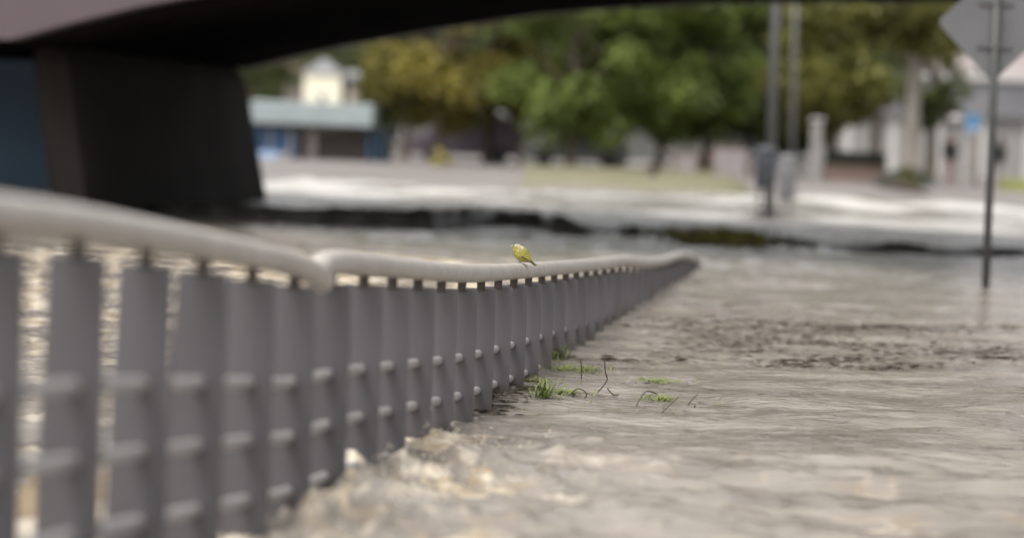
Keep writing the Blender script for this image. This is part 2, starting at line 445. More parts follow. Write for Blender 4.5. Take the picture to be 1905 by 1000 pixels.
def spray():
    rr = random.Random(21); m = MB()
    for k in range(260):
        Y = rr.uniform(8.2, 10.6); x = fence_x(Y) + .08 + abs(rr.gauss(0, .22)); z = water_z(x, Y) + abs(rr.gauss(0, .035)); s = rr.uniform(.002, .007)
        m.add([(x - s, Y, z), (x + s, Y, z), (x, Y - s, z), (x, Y + s, z), (x, Y, z - s), (x, Y, z + s * 1.3)], [(0, 2, 5), (2, 1, 5), (1, 3, 5), (3, 0, 5), (2, 0, 4), (1, 2, 4), (3, 1, 4), (0, 3, 4)])
    tag(m.build('water_spray', M['foamdrop'], smooth=True), 'pale spray drops thrown up where the flood hits the railing', kind='stuff')
M['foamdrop'] = mat('spray_drops', (.60, .54, .45), .2, .1, 5, 0)
spray()
# ---------------------------------------------------------------- the railing
def rail_depth(px): return 8772.0 / (1620.0 - px)
def spline(pts, n):
    pts = [Vector(p) for p in pts]; out = []
    for i in range(len(pts) - 1):
        p0 = pts[max(i - 1, 0)]; p1 = pts[i]; p2 = pts[i + 1]; p3 = pts[min(i + 2, len(pts) - 1)]
        for k in range(n):
            t_ = k / n
            out.append(.5 * ((2 * p1) + (p2 - p0) * t_ + (2 * p0 - 5 * p1 + 4 * p2 - p3) * t_ ** 2 + (3 * p1 - p0 - 3 * p2 + p3) * t_ ** 3))
    out.append(pts[-1]); return out
RL = [(-420, 350), (-200, 372), (0, 396), (145, 414), (300, 441), (450, 470), (530, 487), (565, 499), (590, 513), (600, 521)]
RR = [(591, 499), (603, 491), (622, 488), (650, 489), (750, 499), (860, 508), (930, 506), (1000, 501), (1060, 496), (1120, 490), (1160, 485), (1200, 488), (1235, 484), (1266, 475), (1290, 481), (1306, 500)]
L3 = spline([P(x, y, rail_depth(x)) for x, y in RL], 6)
R3 = spline([P(x, y, rail_depth(x)) for x, y in RR], 6)
RAD = .045
railing = empty('riverside_railing', (L3[0].x, L3[0].y, 0))
off = Vector(railing.location)
def loc(p): return Vector(p) - off
def roundcap(pts, r, start, end):
    rad = [r] * len(pts)
    pts = list(pts)
    if end:
        d = (pts[-1] - pts[-2]).normalized(); e = pts[-1]
        for a in (30, 55, 75, 88):
            pts.append(e + d * r * math.sin(R(a))); rad.append(r * math.cos(R(a)))
    if start:
        d = (pts[0] - pts[1]).normalized(); e = pts[0]
        for a in (30, 55, 75, 88):
            pts.insert(0, e + d * r * math.sin(R(a))); rad.insert(0, r * math.cos(R(a)))
    return pts, rad
pts, rad = roundcap([loc(p) for p in L3], RAD, False, True)
MB().tube(pts, rad, 28).build('handrail_tube', M['rail'], railing, smooth=True)
pts, rad = roundcap([loc(p) for p in R3], RAD, True, True)
MB().tube(pts, rad, 28).build('handrail_tube', M['rail'], railing, smooth=True)
allp = [p for p in L3 if p.y < rail_depth(540)] + [p for p in R3 if p.y > rail_depth(640)]
yy = np.array([p.y for p in allp]); xx = np.array([p.x for p in allp]); zz = np.array([p.z for p in allp])
kern = np.ones(9) / 9
def rail_at(Y): return Vector((np.interp(Y, yy, xx), Y, np.interp(Y, yy, zz)))
rail_dir = Vector((.1484, 1, 0)).normalized()
perp = Vector((rail_dir.y, -rail_dir.x, 0))
FW, FT, NW = .077, .006, .020                # half widths of bar, thickness, neck
Yf = 5.95 - 3 * .56; nf = 0
while Yf < 26.6:
    c = rail_at(Yf)
    zt = c.z - RAD - .031
    zb = min(zt - .2, -.25)
    dx = c.x
    tp = c.z - RAD * .8
    prof = [(-FW - .028 * (zt - zb), zb), (FW, zb), (FW, zt - .004), (FW - .004, zt), (-FW + .004, zt), (-FW, zt - .004)]
    poly = [loc(Vector((c.x, c.y, 0)) + perp * a + Vector((0, 0, z))) for a, z in prof]
    if Yf < 3.4: Yf += .56; continue
    MB().prism(poly, -rail_dir * FT, rail_dir * FT).build('flat_bar', M['fin'], railing, bevel=.0015)
    MB().prism([loc(Vector((c.x, c.y, 0)) + perp * a + Vector((0, 0, z))) for a, z in [(-NW, zt - .015), (NW, zt - .015), (NW, tp), (-NW, tp)]], -rail_dir * (FT + .004), rail_dir * (FT + .004)).build('rail_bracket', M['bracket'], railing, bevel=.002)
    nf += 1
    Yf += .56 * (1 + .012 * math.sin(nf * 2.3))
Ys = np.arange(3.9, 26.4, .2)
for k, dz in enumerate((.405, .59, .78, .97)):
    pts = [loc(rail_at(Y) - Vector((0, 0, dz))) for Y in Ys]
    pts = [p for p in pts if p.z > -.15]
    if len(pts) > 3:
        MB().tube(pts, .0205, 16).build('cross_rod', M['rod'], railing, smooth=True)
tag(railing, 'grey steel riverside railing with thick round handrail descending into flood water', 'railing')
print('FINS', nf)

# ---------------------------------------------------------------- bridge
def bridge():
    dn, df = 32.0, 44.0
    b = empty('arched_bridge', P(45, 380, dn))
    o = Vector(b.location)
    A = P(45, 76, dn)
    C = P(457, 128, df); E = P(1792, 4, 37.0)
    k = (E.x - C.x) / (E.y - C.y)
    far_pts = []
    for px, py in [(457, 128), (540, 107), (640, 85), (820, 54), (1000, 27), (1150, 15), (1300, 7), (1500, 5), (1792, 4)]:
        r_ = ray(px, py); m_ = r_.x / r_.y
        far_pts.append(P(px, py, (C.x - C.y * k) / (m_ - k)))
    D = Vector((E.x - C.x, E.y - C.y, 0)).normalized(); N = Vector((D.y, -D.x, 0))      # N points towards the camera side
    last = far_pts[-1]; far_pts.append(last + D * 9)
    sk = Vector((A.x - C.x, A.y - C.y, A.z - C.z))
    near_pts = [p + sk for p in far_pts]
    V = [p - o for p in near_pts] + [p - o for p in far_pts]
    n = len(near_pts)
    th = Vector((0, 0, .25))
    V2 = [p + th for p in V]
    MB().add(V + V2, [(i, i + 1, n + i + 1, n + i) for i in range(n - 1)] + [(2*n+i, 2*n+i + 1, 3*n + i + 1, 3*n + i) for i in range(n - 1)]
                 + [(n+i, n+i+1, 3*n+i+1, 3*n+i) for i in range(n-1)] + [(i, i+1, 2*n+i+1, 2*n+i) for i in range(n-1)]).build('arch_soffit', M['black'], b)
    L = Vector((-D.x, -D.y, 0)) * 12
    Z = lambda p, z: Vector((p.x - o.x, p.y - o.y, z - o.z))
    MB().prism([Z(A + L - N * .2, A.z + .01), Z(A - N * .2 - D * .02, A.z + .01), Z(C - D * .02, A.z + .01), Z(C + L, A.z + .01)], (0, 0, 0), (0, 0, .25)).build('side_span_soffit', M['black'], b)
    top = 5.6
    e1 = near_pts[-1]
    poly = [Z(A + L, A.z)] + [Z(p, p.z) for p in near_pts] + [Z(e1, top), Z(A + L, top)]
    MB().prism(poly, N * .06, N * .28).build('fascia_beam', M['fascia'], b)
    e2 = far_pts[-1]
    poly = [Z(C + L, C.z)] + [Z(p, p.z) for p in far_pts] + [Z(e2, top), Z(C + L, top)]
    MB().prism(poly, -N * .06, -N * .26).build('fascia_beam', M['fascia'], b)
    MB().prism([Z(A + L + N * .5, top), Z(e1 + N * .5, top), Z(e2 - N * .5, top), Z(C + L - N * .5, top)], (0, 0, .003), (0, 0, .35)).build('bridge_deck', M['fascia'], b)
    for p0, p1, s_ in ((A + L, e1, 1), (C + L, e2, -1)):
        q0 = p0 + N * s_ * .4; q1 = p1 + N * s_ * .4
        m = MB(); m.tube([Z(q0, top + 1.4), Z(q1, top + 1.4)], .04, 8)
        c = int((q1 - q0).length / 1.6)
        for i in range(c + 1):
            q = q0.lerp(q1, i / c); m.tube([Z(q, top + .353), Z(q, top + 1.38)], .03, 6)
        m.build('parapet_railing', M['steel'], b)
    # leaning pier; its long side is the dark face
    nl_t = P(45, 72, dn + 1.6); nl_b = P(84, 388, dn + 1.6)
    fr_t = P(458, 128, df - .05); fr_b = P(506, 385, df - .05)
    wn = D * .8
    ft = [nl_t, nl_t + wn, fr_t, fr_t - wn]
    fb = [nl_b, nl_b + wn, fr_b, fr_b - wn]
    ft = [Vector((p.x, p.y, A.z + .05)) for p in ft]; 
    fb2 = []
    for t_, q in zip([nl_t, nl_t + wn, fr_t, fr_t - wn], fb):
        k = (q.z + .5) / max(t_.z - q.z, .1)
        e = q + (q - t_) * k
        fb2.append(Vector((e.x, e.y, -.5)))
    mids = [a.lerp(c, .5) for a, c in zip(ft, fb2)]
    V = [p - o for p in fb2 + ft]
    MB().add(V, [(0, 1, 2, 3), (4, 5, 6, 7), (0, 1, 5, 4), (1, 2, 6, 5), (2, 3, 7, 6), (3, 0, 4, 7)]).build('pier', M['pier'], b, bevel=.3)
    tag(b, 'dark arched road bridge with mauve side beam resting on a broad black pier', 'bridge')
bridge()

# blue wall beyond the left span
def blue_wall():
    Y = 45
    a = P(-260, 300, Y); c = P(120, 300, Y)
    b = empty('blue_wall', (a.x, Y, 0))
    MB().box(0, c.x - a.x, 0, .5, -.5, 6.2).build('wall_face', M['blue_wall'], b)
    MB().box(-.1, c.x - a.x + .1, -.1, .6, 6.2, 6.4).build('coping', M['dark_blue'], b)
    tag(b, 'plain blue wall seen left of the black bridge pier', 'wall')
blue_wall()

# ---------------------------------------------------------------- buildings
def simple_building(name, px0, px1, Y, z_eave, z_ridge, wall, roof, label, depth=9, gable='side', zb=-.2, nwin=0, winw=1.0, winh=1.3, winz=1.0, strip=None, cat='building'):
    x0 = XA(px0, Y, 1.5); x1 = XA(px1, Y, 1.5); w = x1 - x0
    b = empty(name, (x0, Y, 0))
    MB().box(0, w, 0, depth, zb, z_eave).build('wall', wall, b)
    if gable == 'side':
        r = MB().add([(-.3, -.4, z_eave + .003), (w + .3, -.4, z_eave + .003), (w + .3, depth / 2, z_ridge), (-.3, depth / 2, z_ridge), (-.3, depth + .4, z_eave + .003), (w + .3, depth + .4, z_eave + .003)],
                     [(0, 1, 2, 3), (3, 2, 5, 4), (0, 3, 4), (1, 5, 2), (0, 4, 5, 1)]).build('roof', roof, b)
    elif gable == 'pyramid':
        r = MB().add([(-.2, -.2, z_eave + .003), (w + .2, -.2, z_eave + .003), (w + .2, depth + .2, z_eave + .003), (-.2, depth + .2, z_eave + .003), (w / 2, depth / 2, z_ridge)],
                     [(0, 1, 4), (1, 2, 4), (2, 3, 4), (3, 0, 4), (0, 3, 2, 1)]).build('roof', roof, b)
    else:
        r = MB().box(-.3, w + .3, -.4, depth + .4, z_eave + .003, z_ridge).build('roof', roof, b)
    for i in range(nwin):
        cx_ = w * (i + .5) / nwin
        f = MB()
        f.box(cx_ - winw / 2 - .08, cx_ - winw / 2, -.06, .02, winz, winz + winh).box(cx_ + winw / 2, cx_ + winw / 2 + .08, -.06, .02, winz, winz + winh)
        f.box(cx_ - winw / 2 - .08, cx_ + winw / 2 + .08, -.06, .02, winz + winh, winz + winh + .08).box(cx_ - winw / 2 - .12, cx_ + winw / 2 + .12, -.1, .02, winz - .08, winz)
        fo = f.build('window', M['white'], b)
        MB().box(cx_ - winw / 2, cx_ + winw / 2, -.02, .01, winz, winz + winh).build('pane', M['glass'], fo)
    tag(b, label, cat)
    return b
bb = simple_building('long_building', 1545, 2300, 118, 2.95, 4.75, M['wallwhite'], M['roofgrey'], 'long low off white building with grey roof behind the walkers', depth=9, gable='flat')
w_ = XA(2300, 118, 1.5) - XA(1545, 118, 1.5)
MB().box(-.4, w_ + .4, -.6, -.45, 4.755, 5.05).build('roof_trim', M['white'], bb)
for i in range(9):
    q = w_ * (i + .3) / 9
    MB().box(q, q + .35, -.12, -.003, -.1, 2.94).build('pilaster', M['white'], bb)
simple_building('pale_building', 1772, 2400, 150, 8.2, 11, M['pinkwall'], M['slate'], 'taller pinkish building rising behind the long low roof', nwin=6, winz=5.6)
simple_building('grey_building', 690, 1530, 132, 2.2, 2.9, M['greywall'], M['greywall'], 'long dull grey building hidden behind the row of trees', nwin=10, winz=.7, winh=.9, winw=.8, depth=8)
simple_building('cream_tower', 563, 632, 190, P(600, 137, 190).z, P(600, 106, 190).z, M['cream'], M['slate'], 'narrow cream house with pointed grey roof above the kiosk', depth=3.5, gable='pyramid', nwin=1, winw=.35, winh=.6, winz=3.2, cat='house')
simple_building('beige_house', 527, 556, 205, P(540, 135, 205).z, P(540, 118, 205).z, M['beige'], M['brown'], 'small beige house left of the cream house', depth=4, nwin=1, winw=.7, winh=.9, winz=4.6, cat='house')
simple_building('beige_annexe', 645, 668, 190, P(655, 145, 190).z, P(655, 130, 190).z, M['beige'], M['slate'], 'thin beige house right of the cream house', depth=4, nwin=1, winw=.5, winh=.9, winz=4.2, cat='house')

def kiosk():
    Y = 88
    x0 = XA(468, Y, 1.5); x1 = XA(694, Y, 1.5); w = x1 - x0
    zt = P(580, 190, Y).z; zb = P(580, 233, Y).z
    b = empty('flat_roofed_kiosk', (x0, Y, 0))
    MB().box(0, w, -.3, 3.5, zb, zt).build('roof_slab', M['turq'], b, bevel=.05)
    MB().box(.1, w + .5, .1, 3.2, zb - .16, zb - .003).build('roof_beam', M['hedge'], b)
    for q, m_ in ((.35, 'dark_blue'), (1.05, 'dark_blue')):
        MB().box(q - .35, q + .3, .2, .3, .3, zb - .165).build('wall_panel', M[m_], b)
    MB().box(.1, 1.0, .05, .18, -.05, .35).build('counter', M['light_blue'], b)
    for q in (.1, 1.6, w - .1, w + .3):
        MB().box(q - .06, q + .06, .05, .17, -.3, zb - .163).build('post', M['dark_blue'], b)
    MB().box(1.2, w + .3, 2.6, 2.8, -.2, zb - .17).build('back_wall', M['beige'], b)
    MB().box(w - .1, w + .6, .4, 2.4, -.2, zb - .17).build('side_panel', M['hedge'], b)
    MB().box(w * .45, w * .52, 1.0, 1.1, -.2, zb - .2).build('inner_door', M['pinkwall'], b)
    tag(b, 'flat roofed kiosk with pale turquoise roof slab and dark blue posts', 'kiosk')
kiosk()

# ---------------------------------------------------------------- trees
def crown_mesh(name, rx, rz, zc, n, material, lobes=34, leaf=.26, seed=0, flat=.0):
    r = np.random.default_rng(seed)
    d = r.normal(size=(lobes, 3)); d /= np.linalg.norm(d, axis=1)[:, None]
    rad = r.uniform(.25, 1.0, lobes) ** .6
    cen = d * rad[:, None] * np.array([rx, rx, rz]) * .82
    cen[:, 2] = np.sign(cen[:, 2]) * (np.abs(cen[:, 2]) / (rz * .82)) ** .55 * rz * .82
    cen[:, 2] += zc
    lr = r.uniform(.18, .38, lobes) * rx
    k = r.integers(0, lobes, n)
    q = r.normal(size=(n, 3)); q /= np.linalg.norm(q, axis=1)[:, None]
    q *= (r.uniform(0, 1, n) ** .4)[:, None]
    p = cen[k] + q * lr[k][:, None] * np.array([1, 1, .75])
    nrm = r.normal(size=(n, 3)) + np.array([0, 0, .8]); nrm /= np.linalg.norm(nrm, axis=1)[:, None]
    t = np.cross(nrm, r.normal(size=(n, 3))); t /= np.linalg.norm(t, axis=1)[:, None]
    bt = np.cross(nrm, t); sz = r.uniform(.6, 1.3, n)[:, None] * leaf
    c = np.stack([p - t * sz * .5, p + bt * sz * .3, p + t * sz * .5, p - bt * sz * .3], 1).reshape(-1, 3)
    me = bpy.data.meshes.new(name)
    me.vertices.add(len(c)); me.vertices.foreach_set('co', c.astype(np.float32).ravel())
    me.loops.add(n * 4); me.loops.foreach_set('vertex_index', np.arange(n * 4, dtype=np.int32))
    me.polygons.add(n); me.polygons.foreach_set('loop_start', (np.arange(n) * 4).astype(np.int32))
    me.update(calc_edges=True); me.materials.append(material)
    return me

def tree(px, py, Y, hgt, rx, zlow, leafm, label, barkm='bark', name='broadleaf_tree', n=9000, tr=.2, lean=0.0, seed=1, lobes=34, leaf=.26, group='trees lining the flooded bank'):
    base = P(px, py, Y); base.z = float(gz(np.array([base.x]), np.array([base.y]))[0])
    b = empty(name, base)
    rz = (hgt - zlow) / 2; zc = zlow + rz
    tm = MB()
    top = Vector((lean, 0, zc))
    tm.tube([(0, 0, -.3), (0, 0, .1), (lean * .15, 0, zlow * .6), (lean * .5, 0, zlow * 1.1), top], [tr * 1.7, tr * 1.2, tr, tr * .85, tr * .45], 10)
    rr = random.Random(seed)
    for k in range(7):
        a = rr.uniform(0, 6.28); s = Vector((0, 0, 0)).lerp(top, rr.uniform(.5, .95)); s.z = max(s.z, zlow * .8)
        e = s + Vector((math.cos(a), math.sin(a), rr.uniform(.5, 1.1))) * rx * rr.uniform(.45, .75)
        tm.tube([s, s.lerp(e, .5) + Vector((0, 0, .2)), e], [tr * .45, tr * .3, tr * .1], 6)
    tm.build('trunk', M[barkm], b, smooth=True)
    me = crown_mesh('crown', rx, rz, zc, n, M[leafm], seed=seed, lobes=lobes, leaf=leaf)
    c = bpy.data.objects.new('crown', me); COL.objects.link(c); c.parent = b
    tag(b, label, 'tree', group)
    return b
T = [
 (712, 300, 120, 9.5, 1.5, 1.2, 'leaf_dark', 'dark brownish tree just right of the pale kiosk roof', 'bark', 5, {}),
 (752, 318, 100, 9, 1.9, 1.9, 'leaf_olive', 'dull olive tree at the left end of the bank row', 'bark', 11, {}),
 (815, 322, 92, 8.5, 2.4, 1.9, 'leaf_yellow', 'autumn yellow tree, leftmost of the bright crowns', 'bark', 12, {}),
 (905, 322, 95, 9, 2.2, 2.2, 'leaf_yellow', 'golden brown tree left of the tall green one', 'bark', 13, {}),
 (968, 324, 104, 10, 2.6, 3.0, 'leaf_green', 'green tree with a thin pale trunk showing below its crown', 'palebark', 14, dict(tr=.16)),
 (1060, 328, 90, 9.5, 2.7, 1.7, 'leaf_green', 'bright green bushy tree over the grey parked car', 'bark', 15, {}),
 (1150, 330, 98, 9.5, 2.6, 1.7, 'leaf_green', 'green tree in the middle of the bank row', 'bark', 16, {}),
 (1225, 332, 92, 9, 2.3, 1.6, 'leaf_green', 'green tree behind the short dark bollard', 'bark', 17, {}),
 (1310, 334, 96, 9, 2.4, 1.8, 'leaf_green', 'mid green tree above the grey notice boards', 'bark', 18, {}),
 (1385, 336, 100, 9, 2.5, 1.6, 'leaf_dark', 'dark green tree left of the lamp posts', 'bark', 19, {}),
 (1475, 338, 104, 9, 2.4, 1.8, 'leaf_dark', 'dark tree directly behind the two lamp posts', 'bark', 20, {}),
 (1545, 338, 90, 7.5, 2.4, 1.8, 'leaf_olive', 'olive brown tree with a dark trunk beside the pale pillar', 'bark', 21, dict(tr=.22)),
 (1625, 342, 100, 9.5, 2.8, 2.6, 'leaf_dark', 'loose dark tree behind the planter hedge', 'bark', 22, dict(n=7500)),
 (1692, 352, 80, 9.5, 2.7, 4.0, 'leaf_olive', 'tall tree with a long bare grey trunk on a stony mound', 'palebark', 23, dict(tr=.24, n=12000)),
 (1730, 345, 92, 6.8, 1.5, 1.8, 'leaf_dark', 'small dark tree right of the bare grey trunk', 'bark', 24, dict(n=2600)),
]
for (px, py, Y, hh, rx, zl, lm, lab, bk, sd_, kw) in T:
    if px < 1600: rx *= 1.27; zl -= (1.2 if px < 1480 else .4); kw = dict(dict(n=15000, leaf=.3, lobes=46), **kw)
    tree(px, py, Y, hh, rx, zl, lm, lab, bk, seed=sd_, **kw)
# second row behind closes the gaps
for i, (px, Y, lm, lab) in enumerate([(462, 200, 'leaf_dark', 'dark tree behind the left half of the kiosk roof'), (560, 240, 'leaf_dark', 'distant dark tree standing left behind the cream house'),
        (640, 235, 'leaf_dark', 'distant dark tree standing right behind the cream house'), (800, 165, 'leaf_dark', 'dark distant tree behind the olive tree'), (850, 160, 'leaf_olive', 'olive distant tree behind the golden crowns'), (1000, 160, 'leaf_dark', 'dark distant tree behind the pale thin trunk'),
        (1120, 165, 'leaf_green', 'green distant tree behind the middle of the row'), (1250, 160, 'leaf_dark', 'dark distant tree behind the bollard tree'), (1380, 165, 'leaf_dark', 'dark distant tree left behind the lamp posts'), (1500, 160, 'leaf_dark', 'dark distant tree right behind the lamp posts'), (1640, 165, 'leaf_olive', 'olive distant tree over the end of the long building')]):
    tree(px, 290, Y, 13, 4.6, 2.4, lm, lab, seed=50 + i, n=6500, leaf=.42, tr=.3, group='trees standing farther back')
M['hillwood'] = leaf_mat('far_wood_leaves', (.03, .045, .02), (.08, .10, .035))
n_h = 26000
hx = rng.uniform(-110, 110, n_h); hy = rng.uniform(245, 330, n_h)
hzz = gz(hx, hy) + rng.uniform(0, 1, n_h) ** .5 * (9 + 4 * vnoise(hx / 9, hy / 9, 8))
cc = np.stack([hx, hy, hzz], 1); nn = rng.normal(size=(n_h, 3)); nn /= np.linalg.norm(nn, axis=1)[:, None]
tt = np.cross(nn, rng.normal(size=(n_h, 3))); tt /= np.linalg.norm(tt, axis=1)[:, None]; b2 = np.cross(nn, tt)
c4 = np.stack([cc - tt * .9, cc + b2 * .6, cc + tt * .9, cc - b2 * .6], 1).reshape(-1, 3)
me = bpy.data.meshes.new('distant_wood'); me.vertices.add(len(c4)); me.vertices.foreach_set('co', c4.astype(np.float32).ravel())
me.loops.add(n_h * 4); me.loops.foreach_set('vertex_index', np.arange(n_h * 4, dtype=np.int32))
me.polygons.add(n_h); me.polygons.foreach_set('loop_start', (np.arange(n_h) * 4).astype(np.int32)); me.update(calc_edges=True)
me.materials.append(M['hillwood'])
o = bpy.data.objects.new('distant_wood', me); COL.objects.link(o)
tag(o, 'dark wooded hillside far behind the houses', kind='stuff')

# mound at the foot of the bare trunk, tree shadow added as a dark solid
def mound():
    c = P(1685, 352, 79.2)
    b = empty('stone_mound', (c.x, c.y, 0))
    rr = random.Random(3)
    V, Fc = [], []
    n, m_ = 16, 6
    for i in range(m_ + 1):
        r_ = 1 - i / m_
        for k in range(n):
            a = 2 * math.pi * k / n
            rad_ = (1.25 * r_ + .02) * (1 + .12 * rr.uniform(-1, 1)); z = -.1 + .85 * (1 - r_ ** 1.7) + rr.uniform(-.04, .04)
            V.append((math.cos(a) * rad_, math.sin(a) * rad_ * .8, z))
    for i in range(m_):
        for k in range(n):
            Fc.append((i * n + k, i * n + (k + 1) % n, (i + 1) * n + (k + 1) % n, (i + 1) * n + k))
    MB().add(V, Fc).build('earth_heap', M['hedge'], b, smooth=True)
    for k in range(9):
        a = rr.uniform(0, 6.28); s = rr.uniform(.16, .3)
        cx_, cy_ = math.cos(a) * .85, math.sin(a) * .7
        MB().add([(cx_ + dx * s, cy_ + dy * s, .12 + dz * s * .8) for dx, dy, dz in [(-1, -.8, -1), (1, -1, -1), (.9, 1, -1), (-1, .9, -1), (-.6, -.5, .7), (.7, -.6, .9), (.5, .6, .6), (-.6, .7, .8)]],
                 [(0, 1, 2, 3), (4, 5, 6, 7), (0, 1, 5, 4), (1, 2, 6, 5), (2, 3, 7, 6), (3, 0, 4, 7)]).build('stone', M['signback'], b, bevel=.05)
    tag(b, 'grey stony mound round the foot of the bare tree trunk', 'mound')
    p = P(1640, 358, 76); q = P(1732, 378, 66)
    shadow_mb = MB(); shadow_mb.tube([(0, 0, .12), ((q.x - p.x) * .4, (q.y - p.y) * .4, .2), ((q.x - p.x) * .75, (q.y - p.y) * .75, .1), (q.x - p.x, q.y - p.y, .03)], [.16, .2, .14, .04], 8)  # limb-shaped dark tube imitates the shadow cast by the tree
    shadow_mb.tube([((q.x - p.x) * .4, (q.y - p.y) * .4, .2), ((q.x - p.x) * .5 + .4, (q.y - p.y) * .5, .55)], [.05, .02], 6)
    o = shadow_mb.build('tree_shadow_streak', M['litter'], smooth=True); o.location = (p.x, p.y, .02)
    tag(o, 'dark solid streak standing in for the tree shadow in front of the stony mound', 'painted shadow')
mound()

# ---------------------------------------------------------------- street furniture
def lamp_post(px_top, px_b, py_b, Y, rad_, label, zt=8.0):
    p = P(px_b, py_b, Y); t_ = P(px_top, 0, Y)
    b = empty('lamp_post', (p.x, p.y, 0))
    k = (t_.x - p.x) / (t_.z - p.z)
    MB().tube([(0, 0, -.3), (k * zt * .5, 0, zt * .5), (k * zt, 0, zt)], [rad_, rad_ * .9, rad_ * .7], 14).build('pole', M['steel'], b, smooth=True)
    MB().tube([(0, 0, -.3), (0, 0, .05), (0, 0, .12)], [rad_ * 2.4, rad_ * 2.4, rad_ * 1.2], 14).build('base', M['stone'], b)
    a = MB().tube([(k * zt, 0, zt), (k * zt, -.3, zt + .5), (k * zt, -1.2, zt + .7)], rad_ * .5, 8).build('arm', M['steel'], b, smooth=True)
    MB().box(k * zt - .15, k * zt + .15, -1.8, -1.1, zt + .62, zt + .75).build('lamp_head', M['darksteel'], b, bevel=.03)
    tag(b, label, 'lamp post', 'lamp posts on the bank')
    return b
lamp_post(1444, 1430, 408, 44.5, .085, 'thick grey lamp post standing at the dark flooded base', 6.5)
lamp_post(1480, 1474, 338, 78, .085, 'slimmer grey lamp post just right of the thick one', 8.0)

def bin_on(px, py0, py1, Y, wpx, m_, label, loc_post=True):
    a = P(px, py0, Y); c = P(px, py1, Y); w = wpx * Y / F / 2
    b = empty('litter_bin', (a.x, Y, c.z))
    hh = a.z - c.z
    MB().tube([(0, 0, 0), (0, 0, hh * .1), (0, 0, hh * .85), (0, 0, hh)], [w * .75, w * .9, w, w * .9], 14).build('body', M[m_], b, smooth=True, bevel=0)
    MB().tube([(0, 0, hh + .002), (0, 0, hh + .05), (0, 0, hh + .11)], [w * 1.05, w, w * .5], 14).build('lid', M[m_], b, smooth=True)
    for s in (-1, 1):
        MB().box(s * w * .5 - .02, s * w * .5 + .02, -.02, .02, -c.z - .2, -.002).build('leg', M['darksteel'], b)
    tag(b, label, 'litter bin', 'bins beside the lamp posts')
bin_on(1426, 283, 352, 44.0, 42, 'bin_dark', 'dark slate blue bin in front of the thick lamp post')
bin_on(1466, 298, 372, 45.5, 36, 'bin_light', 'light grey bin right of the thick lamp post')

def diamond_sign():
    Y = 24.6
    p = P(1835, 518, Y); t_ = P(1853, 45, Y)
    b = empty('road_sign', (p.x, p.y, 0))
    k = (t_.x - p.x) / (t_.z - p.z)
    zt = t_.z + .62
    MB().tube([(0, 0, -.4), (k * zt * .5, 0, zt * .5), (k * zt, 0, zt)], .042, 16).build('pole', M['darksteel'], b, smooth=True)
    cz = t_.z; cx_ = k * cz; hd = (1853 - 1749) * Y / F + .02; rc = .07
    poly = []
    for a in (0, 90, 180, 270):
        for da in (-40, -20, 0, 20, 40):
            ang = R(a + da); c0 = (hd - rc * 1.414)
            poly.append(Vector((cx_ + math.cos(R(a)) * c0 + math.cos(ang) * rc, .055, cz + math.sin(R(a)) * c0 + math.sin(ang) * rc)))
    MB().prism(poly, (0, 0, 0), (0, .004, 0)).build('sign_plate', M['signback'], b)
    for dz in (-.22, .22):
        MB().box(cx_ - .18, cx_ + .18, .03, .0535, cz + dz - .02, cz + dz + .02).build('bracket', M['steel'], b)
        MB().tube([(cx_ + k * dz, 0, cz + dz - .02), (cx_ + k * dz, 0, cz + dz + .02)], .048, 14).build('clamp', M['steel'], b)
    tag(b, 'diamond road sign seen from its grey back on a thin leaning pole in water', 'road sign')
diamond_sign()

def small_sign():
    Y = 88
    p = P(1815, 346, Y)
    b = empty('blue_sign', (p.x, p.y, 0))
    zt = P(1812, 205, Y).z
    MB().tube([(0, 0, -.2), (-.02, 0, zt)], .07, 10).build('post', M['brown'], b, smooth=True)
    a = P(1796, 212, Y); c = P(1822, 238, Y)
    f = MB().box(a.x - p.x, c.x - p.x, -.12, -.075, c.z, a.z).build('sign_panel', M['blue_sign'], b, bevel=.01)
    MB().box(a.x - p.x + .02, c.x - p.x - .02, -.12, -.075, c.z - .14, c.z - .003).build('lower_panel', M['light_blue'], b)
    tag(b, 'small square blue sign on a brown post beside the walkers', 'sign')
    q = P(1779, 222, Y + 1)
    l = empty('globe_lamp', (q.x, q.y, 0))
    MB().tube([(0, 0, -.2), (0, 0, q.z - .1)], .03, 8).build('pole', M['steel'], l, smooth=True)
    V = MB().tube([(0, 0, q.z - .12), (0, 0, q.z), (0, 0, q.z + .1), (0, 0, q.z + .16)], [.12, .3, .26, .08], 14).build('lamp_shade', M['white'], l, smooth=True)
    tag(l, 'small white lamp on a thin pole left of the blue sign', 'lamp')
small_sign()

